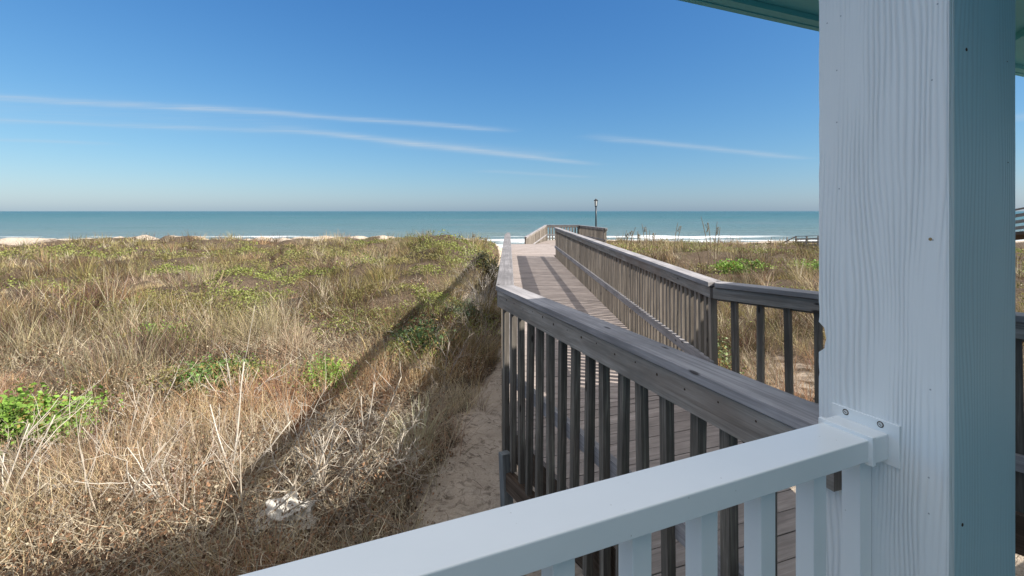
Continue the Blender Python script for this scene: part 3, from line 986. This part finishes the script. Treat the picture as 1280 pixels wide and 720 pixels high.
def tufts(name, ntuft, per, side, label, hmul=1.0, wmul=1.0, kind=0):
    x, y, r = scatter(ntuft, side)
    cov = bare(x, y)
    keep = RNG.random(len(x)) < cov
    dens = fbm(x - 31, y + 12, .75, 3)
    keep &= RNG.random(len(x)) < np.clip((dens - .30) * 4.0, .10, 1)
    keep &= RNG.random(len(x)) < .50 + .50 * smooth(5, 10, r)
    keep &= y > 1.6
    x, y, r = x[keep], y[keep], r[keep]
    gf = green_f(x, y)
    k2 = RNG.random(len(x)) > gf * .75
    x, y, r, gf = x[k2], y[k2], r[k2], gf[k2]
    n = len(x)
    red = smooth(.38, .58, fbm(x + 5, y - 70, .55, 4)) * (1 - .35 * smooth(12, 25, y))
    red = np.maximum(red, np.exp(-((x + 1.9) / .6) ** 2 - ((y - 7.5) / 1.6) ** 2))
    red = np.maximum(red, np.exp(-((x + 5.6) / 1.8) ** 2 - ((y - 28) / 2.5) ** 2))
    red = np.maximum(red, .8 * np.exp(-((x + 4.6) / 1.2) ** 2 - ((y - 5.6) / 1.0) ** 2))
    red = np.maximum(red, np.exp(-((x + 3.4) / .7) ** 2 - ((y - 5.2) / 1.0) ** 2))
    olv = smooth(.34, .58, fbm(x + 70, y + 33, .35, 4)) * smooth(7, 13, y)
    gry = smooth(.50, .60, fbm(x - 70, y + 133, .5, 3))
    dk_ = smooth(.50, .64, fbm(x - 170, y * 1.3 + 3, .60, 4)) * smooth(4, 10, y)
    hh = (.14 + .85 * smooth(.28, .72, fbm(x + 3, y + 8, .85, 4))) * RNG.uniform(.65, 1.25, n) * (.62 + .38 * smooth(6, 11, r))
    hh = hh * np.where(y > 14, .95, 1.0) * hmul
    tuftcol = TAN * (1 - red)[:, None] + RED * red[:, None]
    tuftcol = tuftcol * (1 - .6 * gry)[:, None] + GREY * (.6 * gry)[:, None]
    tuftcol = tuftcol * (1 - .85 * olv)[:, None] + OLIVE * (.85 * olv)[:, None]
    tuftcol = tuftcol * (1 - .85 * dk_)[:, None] + DARK * (.85 * dk_)[:, None]
    tuftcol = tuftcol * (RNG.uniform(.62, 1.25, n) * (.70 + .6 * fbm(x - 3, y + 300, 1.4, 3)))[:, None]
    pal = RNG.random(n) < .07
    tuftcol[pal] = PALE * RNG.uniform(.8, 1.1)
    rad = RNG.uniform(.03, .16, n) * (1 + r / 30)
    # blades
    X = np.repeat(x, per); Y = np.repeat(y, per); RR = np.repeat(rad, per); H = np.repeat(hh, per); rr_ = np.repeat(r, per)
    m = len(X)
    a = RNG.random(m) * 2 * math.pi; q_ = np.sqrt(RNG.random(m))
    X = X + RR * q_ * np.cos(a); Y = Y + RR * q_ * np.sin(a)
    Z = ground(X, Y) - .02
    lean = RNG.uniform(.05, .95, m) * (.4 + q_)
    wind = np.array([-.10, .05])
    dr = np.stack([np.cos(a) * lean + wind[0] + RNG.normal(0, .12, m), np.sin(a) * lean + wind[1] + RNG.normal(0, .12, m), np.ones(m)], -1)
    dr /= np.linalg.norm(dr, axis=1)[:, None]
    nseg = 4 if kind == 0 else 3
    Lh = H * RNG.uniform(.55, 1.2, m)
    tint = np.repeat(tuftcol, per, 0) * RNG.uniform(.6, 1.4, m)[:, None]
    tint = np.clip(tint + RNG.normal(0, .015, (m, 3)), .015, .75)
    wd = (.0032 + .00055 * rr_) * RNG.uniform(.6, 1.4, m) * wmul
    o = ribbon_mesh(name, np.stack([X, Y, Z], -1), Lh / nseg, nseg, dr, RNG.uniform(.02, .42, m), wd, tint, M_grass)
    tag(o, label, 'grass', kind='stuff')
    return o
tufts('dune_grass', 19000, 18, -1, 'dry tan and reddish grass covering the dunes left of the boardwalk')
tufts('dune_grass', 12000, 17, 1, 'dry golden grass covering the dunes right of the boardwalk', hmul=1.0)

# low tangle of bent dead stems and small dead leaves between the tufts, near the porch
def tangle():
    n = 44000
    u = RNG.random(n); r = 3.0 + 13 * u ** 1.5
    th_ = R(92) + R(72) * RNG.random(n)
    x, y = r * np.cos(th_), r * np.sin(th_)
    keep = (RNG.random(n) < bare(x + .15, y)) & (y > 1.6) & (RNG.random(n) > green_f(x, y) * .8)
    x, y, r = x[keep], y[keep], r[keep]; n = len(x)
    z = ground(x, y) + RNG.uniform(0, .30, n) * (.5 + fbm(x, y, .8, 2))
    d = unit(n, -.15, .75)
    L = RNG.uniform(.12, .55, n) * (.7 + .5 * (RNG.random(n) < .1))
    b = RNG.random(n)
    tint = np.where((b < .38)[:, None], PALE * .95, np.where((b < .7)[:, None], GREY, np.where((b < .85)[:, None], RED * .7, DARK * 1.4))) * RNG.uniform(.5, 1.3, n)[:, None]
    curl = RNG.normal(0, .16, (n, 3))
    o = ribbon_mesh('dead_stems', np.stack([x, y, z], -1), L / 6, 6, d, RNG.uniform(0, .15, n), RNG.uniform(.0035, .009, n) + r * .0003, tint, M_grass, curl)
    tag(o, 'tangle of bent dead stems lying between the grass tufts', 'dead stems', kind='stuff')
    # dead leaves
    n = 110000
    r = 3.0 + 15 * RNG.random(n) ** 1.4; th_ = R(92) + R(74) * RNG.random(n)
    x, y = r * np.cos(th_), r * np.sin(th_)
    cl_ = fbm(x + 11, y - 5, .8, 3)
    keep = (RNG.random(n) < bare(x, y)) & (y > 1.6) & (RNG.random(n) < smooth(.42, .6, cl_) + .15)
    x, y, cl_ = x[keep], y[keep], cl_[keep]; n = len(x)
    z = ground(x, y) + RNG.uniform(0.0, .42, n) * (.35 + cl_)
    b = RNG.random(n)
    tint = np.where((b < .35)[:, None], DARK * 1.1, np.where((b < .8)[:, None], RED * .75, PALE * .7)) * RNG.uniform(.6, 1.25, n)[:, None]
    o = leaf_mesh('dead_leaves', np.stack([x, y, z], -1), unit(n), unit(n), RNG.uniform(.014, .040, n), tint, M_grass, .38)
    tag(o, 'small curled dead leaves caught in the dune grass', 'dead leaves', kind='stuff')
tangle()
def sand_litter():
    n = 900
    x = RNG.uniform(-1.3, -.02, n); y = RNG.uniform(3.2, 12, n)
    k = RNG.random(n) < np.clip(.25 + 1.2 * fbm(x * 2, y * 2, 1.1, 3) ** 2 + .5 * smooth(-.5, -1.1, x), 0, 1)
    x, y = x[k], y[k]; n = len(x)
    d = unit(n, -.05, .18)
    t = np.where((RNG.random(n) < .7)[:, None], np.array([.12, .085, .06]), np.array([.40, .34, .26])) * RNG.uniform(.6, 1.3, n)[:, None]
    o = ribbon_mesh('twig_litter', np.stack([x, y, ground(x, y) + .012], -1), RNG.uniform(.05, .28, n) / 6, 6, d, np.full(n, .03), RNG.uniform(.005, .010, n), t, M_grass, RNG.normal(0, .28, (n, 3)) * np.array([1, 1, .1]))
    tag(o, 'dark twigs and root scraps strewn over the sandy track', 'twigs', kind='stuff')
sand_litter()

# green creeping cover further out
def cover():
    n = 400000
    u = RNG.random(n); r = 9 * (55 / 10) ** u
    s_ = RNG.random(n) < .72
    th_ = np.where(s_, R(90) + R(66) * RNG.random(n), R(90) - R(60) * RNG.random(n))
    x, y = r * np.cos(th_), r * np.sin(th_)
    g = green_f(x, y)
    g = g * smooth(.30, .62, fbm(x - 4, y + 9, 1.3, 3))
    keep = (RNG.random(n) < g * 1.0) & (RNG.random(n) < bare(x, y)) & (g > .15)
    x, y, r, g = x[keep], y[keep], r[keep], g[keep]; n = len(x)
    hump = fbm(x, y + 60, 1.6, 3)
    z = ground(x, y) + RNG.random(n) ** .6 * (.12 + .45 * hump) * (.4 + .6 * g)
    v = fbm(x + 40, y, .25, 3)
    k = smooth(.35, .6, v)[:, None]
    tint = (LIME * k + OLIVE * (1 - k)) * RNG.uniform(.6, 1.35, n)[:, None]
    o = leaf_mesh('green_ground_cover', np.stack([x, y, z], -1), unit(n, .1, 1), unit(n, -.2, .9), (.028 + .0019 * r) * RNG.uniform(.6, 1.3, n), tint, M_leaf, .42)
    tag(o, 'lime and olive creeping plants spread over the middle of the dunes', 'ground cover', kind='stuff')
cover()

def shrub(cx_, cy_, rx, ry, h, nl, tintc, label, name='green_shrub', cat='shrub', leaf=.055, stems=14, group=None):
    gz = float(ground(cx_, cy_))
    root = empty(name, (cx_, cy_, gz))
    tag(root, label, cat, group)
    sm = MB(); tips = []
    for i in range(stems):
        a = random.uniform(0, 6.283); q_ = math.sqrt(random.random())
        tx, ty = cx_ + rx * q_ * math.cos(a), cy_ + ry * q_ * math.sin(a)
        tz = float(ground(tx, ty)) + h * random.uniform(.55, 1.05) * (1 - .45 * q_ * q_)
        bx_, by_ = cx_ + (tx - cx_) * .25, cy_ + (ty - cy_) * .25
        p0 = Vector((bx_, by_, float(ground(bx_, by_)) - .03)); p2 = Vector((tx, ty, tz))
        p1 = (p0 + p2) / 2 + Vector((random.uniform(-.05, .05), random.uniform(-.05, .05), .06))
        sm.tube([p0, p1, p2], [.008, .006, .003], 5)
        tips.append((p0, p1, p2))
    sm.build('stems', M_twig, root, tint=(.17, .12, .07))
    per = nl // stems
    C, T, NN, UU, SZ = [], [], [], [], []
    for (p0, p1, p2) in tips:
        br = random.uniform(.7, 1.25)
        t = RNG.random(per) ** .55
        c = np.where((t < .5)[:, None], np.array(p0) + (np.array(p1) - np.array(p0)) * (2 * t)[:, None], np.array(p1) + (np.array(p2) - np.array(p1)) * (2 * t - 1)[:, None])
        sp = min(.13, rx * .35)
        c = c + RNG.normal(0, 1, (per, 3)) * np.array([sp, sp, sp * .55]) * np.where(RNG.random(per) < .18, 1.7, 1.0)[:, None]
        C.append(c); T.append(np.array(tintc) * (br * RNG.uniform(.65, 1.35, per))[:, None])
    C = np.concatenate(C); T = np.concatenate(T); n = len(C)
    gzv = ground(C[:, 0], C[:, 1]) + .01
    C[:, 2] = np.maximum(C[:, 2], gzv)
    yl = RNG.random(n) < .12
    T[yl] = np.array([.33, .25, .08])
    o = leaf_mesh('foliage', C, unit(n, .2, 1), unit(n, -.3, .8), leaf * RNG.uniform(.4, 1.5, n), T, M_leaf, .36)
    o.parent = root; o.matrix_parent_inverse = Matrix.Translation(-Vector(root.location))
    return root
LG = (.20, .33, .055); MG = (.12, .21, .05); DG = (.075, .13, .045)
shrub(-6.15, 6.3, .85, .6, .50, 4200, LG, 'bright green leafy bush at the left edge of the photo', leaf=.06)
shrub(-4.95, 8.3, .65, .55, .42, 2200, MG, 'mid green patch of leaves left of the tallest bare branches', leaf=.05)
shrub(-2.95, 8.3, .42, .45, .45, 1800, LG, 'lime green bush just left of the rail shadow', leaf=.045)
shrub(-1.75, 10.4, .55, .9, .55, 2600, DG, 'dark green bush between the rail shadow and the sandy track', leaf=.05)
shrub(-7.2, 10.6, .9, .5, .26, 1500, LG, 'low flat lime green patch in the pale grass', leaf=.05)
shrub(-1.30, 13.4, .45, .8, .50, 1500, (.13, .18, .09), 'grey-green tuft in front of the bare sand patch', leaf=.055)
shrub(-.95, 21, .45, 1.0, .6, 1600, (.10, .11, .06), 'dark olive bush behind the bare sand patch beside the rail', leaf=.07)
shrub(-3.4, 8.9, .3, .3, .3, 500, MG, 'small green sprig behind the lime green bush', leaf=.045)
shrub(3.6, 8.9, .5, .8, .55, 1600, (.15, .19, .07), 'olive bush seen through the right hand rail', leaf=.05)
shrub(9.4, 20.5, 1.2, .9, .5, 1800, LG, 'lime green bush on the right hand dune nearest the lamp', leaf=.09)
shrub(13.0, 21.0, 1.2, .9, .5, 1800, LG, 'lime green bush on the right hand dune nearest the porch post', leaf=.09)

# bare branching dead shrubs ----------------------------------------------------
def branch(mb, p, d, L, r, depth, bend=.18, fork=.62, nf=2, up=.05):
    n = 5
    pts = [Vector(p)]; rad = [r]; dd = Vector(d).normalized()
    kids = []
    for i in range(n):
        dd = (dd + Vector((random.gauss(0, bend), random.gauss(0, bend), random.gauss(0, bend) + up)) * .5).normalized()
        pts.append(pts[-1] + dd * L / n); rad.append(r * (1 - .55 * (i + 1) / n))
        if depth > 0 and i >= 1 and random.random() < fork:
            kids.append((pts[-1].copy(), dd.copy(), rad[-1]))
    mb.tube(pts, rad, 5)
    if depth > 0:
        for (q_, e_, rr_) in kids:
            for _ in range(nf - 1 or 1):
                sd = Vector((random.gauss(0, 1), random.gauss(0, 1), random.gauss(0, .6))).normalized()
                branch(mb, q_, e_ * .75 + sd * .65, L * random.uniform(.40, .65), max(rr_ * .7, .0018), depth - 1, bend, fork, nf, up)
def dead_shrub(x, y, stems, tint, label, name='dead_shrub', depth=2, bend=.18, fork=.6, cat='dead shrub', group=None):
    gz = float(ground(x, y))
    mb = MB()
    for (dx, dy, dz, L, r) in stems:
        branch(mb, (x + random.uniform(-.08, .08), y + random.uniform(-.08, .08), gz - .02), (dx, dy, dz), L * 1.12, r * 1.25, depth, bend, fork)
    for k in range(3):
        a = random.uniform(0, 6.28)
        branch(mb, (x + .15 * math.cos(a), y + .15 * math.sin(a), gz - .02), (.7 * math.cos(a), .7 * math.sin(a), .8), random.uniform(.3, .6), .007, min(depth + 1, 3), bend * 1.5, .75)
    o = mb.build(name, M_twig, None, tint=tint, origin=(x, y, gz), smooth=True)
    tag(o, label, cat, group)
    return o
WH = (.56, .50, .42); GB = (.40, .34, .27)
dead_shrub(-2.95, 5.35, [(.12, .1, 1, 1.15, .010), (-.55, .1, .75, .8, .010), (.55, .1, .7, .75, .009), (.25, -.2, .9, .6, .007)], WH, 'tallest pale bare branches forking up beside the rail shadow', bend=.10, fork=.35, depth=1)
dead_shrub(-1.45, 5.5, [(.5, .2, .6, .55, .008), (-.3, .2, .8, .6, .008), (.1, -.5, .6, .55, .007), (.7, -.2, .5, .5, .007), (.2, .5, .9, .55, .007), (-.6, -.1, .5, .5, .007)], WH, 'knot of pale curly twigs at the edge of the sandy track', bend=.42, fork=.9, depth=3)
dead_shrub(-3.75, 4.45, [(.5, .1, .9, .9, .009), (-.4, .1, .9, .8, .008), (.1, 0, 1, .7, .007), (.9, .1, .5, .7, .007)], GB, 'greyish bare branches in the bottom left corner leaning right', bend=.14, fork=.5, depth=2)
dead_shrub(-4.9, 4.75, [(.2, .1, 1, .8, .009), (.5, .1, .8, .9, .008), (-.3, .1, .9, .5, .007)], WH, 'pale bare branches at the lower left edge of the photo', bend=.12, fork=.45, depth=2)
dead_shrub(-2.35, 4.35, [(.3, .3, .8, .8, .009), (.8, .1, .6, .8, .008), (-.3, 0, 1, .7, .008), (-.8, 0, .5, .6, .007)], GB, 'bare grey branches beside the pale rubble', bend=.2, fork=.6, depth=2)
dead_shrub(-1.75, 6.2, [(.1, 0, 1, .75, .008), (.4, .1, .9, .85, .008), (-.2, .1, 1, .6, .006)], WH, 'straight pale stems standing behind the curly twigs', bend=.08, fork=.4, depth=1)
dead_shrub(-.62, 14.2, [(.0, 0, 1, 1.1, .010), (.2, .2, 1, 1.0, .009), (-.3, .1, 1, .95, .009), (-.6, 0, .9, .9, .008), (.1, -.2, 1, .8, .008), (-.2, .3, 1, 1.0, .008), (-.5, .4, .9, .9, .008)], (.40, .36, .32), 'grey leafless bush against the outside of the left hand rail', bend=.34, fork=.95, depth=3)
dead_shrub(-.55, 10.8, [(.0, 0, 1, .8, .009), (-.4, .2, 1, .8, .008), (-.3, .1, .7, .8, .008), (.2, -.3, .9, .6, .007)], (.30, .25, .21), 'brown bare brush filling the gap between the grass and the left hand rail', bend=.34, fork=.95, depth=3)
dead_shrub(-3.4, 5.9, [(-.7, .1, .5, .7, .007), (.1, .1, .9, .6, .007), (.6, .2, .6, .6, .006)], GB, 'low bare branches behind the tallest pale branches', bend=.15, fork=.5, depth=2)
dead_shrub(-5.0, 6.9, [(.4, .1, .6, .6, .006), (-.2, .1, .9, .5, .006)], WH, 'short bare twigs beside the bright green leafy bush', bend=.15, fork=.5, depth=1)
dead_shrub(-1.15, 8.6, [(.1, 0, .9, .7, .009), (-.4, .1, .8, .7, .008), (.3, .2, .8, .7, .007)], (.30, .26, .22), 'dark bare brush leaning over the sandy track', bend=.25, fork=.8, depth=3)
dead_shrub(-1.20, 6.9, [(.2, 0, .9, .5, .007), (-.4, .1, .8, .5, .007), (.4, .1, .6, .5, .006)], (.30, .25, .2), 'brown bare brush where the grass meets the sand', bend=.28, fork=.8, depth=3)

for (x, y, t, lab) in ((-4.35, 5.6, GB, 'grey bare twigs between the bright green bush and the tallest pale branches'),
                       (-3.3, 4.75, WH, 'pale bare twigs just left of the rubble lump'),
                       (-2.45, 5.9, GB, 'brown-grey bare twigs right behind the tallest pale branches'),
                       (-1.95, 5.05, WH, 'pale twigs sticking up between the rubble lump and the curly twigs'),
                       (-1.55, 4.6, (.30, .25, .2), 'dark bare twigs above the white railing beside the sand'),
                       (-5.6, 5.5, GB, 'grey bare twigs under the bright green leafy bush'),
                       (-4.1, 7.4, WH, 'thin pale twigs behind the white scrap')):
    dead_shrub(x, y, [(random.uniform(-.7, .7), random.uniform(-.3, .3), random.uniform(.6, 1), random.uniform(.4, .75), .008) for _ in range(5)], t, lab, bend=.2, fork=.6, depth=2)

# pale arching grass clump near the track
def grass_clump(x, y, n, L, tintc, label, name='grass_clump', wdt=.010, droop=.35, lean=.6):
    a = RNG.random(n) * 6.283
    P = np.stack([x + .05 * np.cos(a), y + .05 * np.sin(a), np.full(n, float(ground(x, y)) - .02)], -1)
    le = RNG.uniform(.1, lean, n)
    d = np.stack([np.cos(a) * le, np.sin(a) * le, np.ones(n)], -1); d /= np.linalg.norm(d, axis=1)[:, None]
    o = ribbon_mesh(name, P - np.array([x, y, float(ground(x, y))]), L * RNG.uniform(.6, 1.1, n) / 6, 6, d, RNG.uniform(.1, 1, n) * droop, np.full(n, wdt), np.array(tintc) * RNG.uniform(.7, 1.2, n)[:, None], M_grass)
    o.location = (x, y, float(ground(x, y)))
    tag(o, label, 'grass clump')
grass_clump(-1.15, 6.2, 70, .85, (.52, .50, .32), 'pale green-straw clump of long arching grass by the sandy track')
grass_clump(-3.9, 5.0, 60, .75, (.55, .42, .27), 'straw coloured arching grass clump in the bottom left corner')
grass_clump(-2.75, 6.6, 90, .6, (.50, .27, .15), 'rust brown upright grass clump beside the tallest branches', lean=.3, droop=.15, wdt=.006)

# sea oats on the crests
def sea_oat(px, y, h, lean, label, tintc=(.20, .15, .09)):
    x = (px - 636) / F * y; gz = float(ground(x, y))
    mb = MB()
    for s_ in range(2):
        dx = lean + random.uniform(-.12, .12)
        pts = [Vector((x + s_ * .12 + dx * t * t * h, y, gz + h * t * (1 - .12 * s_))) for t in (0, .3, .6, .85, 1)]
        mb.tube(pts, [.020, .018, .016, .014, .008], 4)
    for k in range(10):
        t = .80 + .02 * k
        q_ = Vector((x + dx * t * t * h + random.uniform(-.03, .06), y + random.uniform(-.04, .04), gz + h * t * .9))
        mb.tube([q_, q_ + Vector((.02, 0, -.02)), q_ + Vector((.04, 0, -.07))], [.006, .022, .004], 4)
    o = mb.build('sea_oat', M_twig, None, tint=tintc, origin=(x, y, gz))
    tag(o, label, 'grass stalk', 'tall grass stalks on the dune crest')
for (px, y, h, ln) in ((779, 26, 1.3, .12), (786, 25, 1.5, .15), (797, 26, 1.2, -.1), (806, 27, 1.5, -.1), (812, 25, 1.3, .1), (843, 26, 1.6, .05), (886, 22, 2.3, -.12), (893, 22.5, 2.0, .03), (960, 24, 1.2, .1)):
    sea_oat(px, y, h, ln, 'thin tall grass stalk rising above the right hand dune crest')
for (px, y, h, ln) in ((606, 28, 1.2, .1), (617, 27, 1.5, .1), (625, 26, 1.3, -.05), (632, 27, 1.2, .1), (590, 29, 1.0, .15)):
    sea_oat(px, y, h, ln, 'thin tall grass stalk on the dune crest just left of the left hand rail')

# pale rubble and a few scraps
def rubble(x, y, r, label, name='rubble_lump', seed=0, mat=M_rubble):
    bm = bmesh.new(); bmesh.ops.create_icosphere(bm, subdivisions=4, radius=1)
    for v in bm.verts:
        n = mnoise.fractal(v.co * 1.7 + Vector((seed, 0, 0)), 1, 2, 5) * .45
        n2 = mnoise.cell(v.co * 3 + Vector((seed, 3, 1))) * .12
        v.co *= 1 + n + n2
        v.co.z *= .62
    me = bpy.data.meshes.new(name); bm.to_mesh(me); bm.free(); me.materials.append(mat)
    o = bpy.data.objects.new(name, me); COL.objects.link(o)
    o.location = (x, y, float(ground(x, y)) + r * .35); o.scale = (r, r, r)
    tag(o, label, 'rubble')
rubble(-2.02, 4.55, .22, 'pale crumbling rubble lump half hidden in the brush', seed=2)
rubble(-3.62, 6.95, .06, 'small white scrap in the grass beside the green leaves', name='white_scrap', seed=7)
rubble(-4.55, 5.1, .035, 'tiny white scrap low in the left hand brush', name='white_scrap', seed=9)
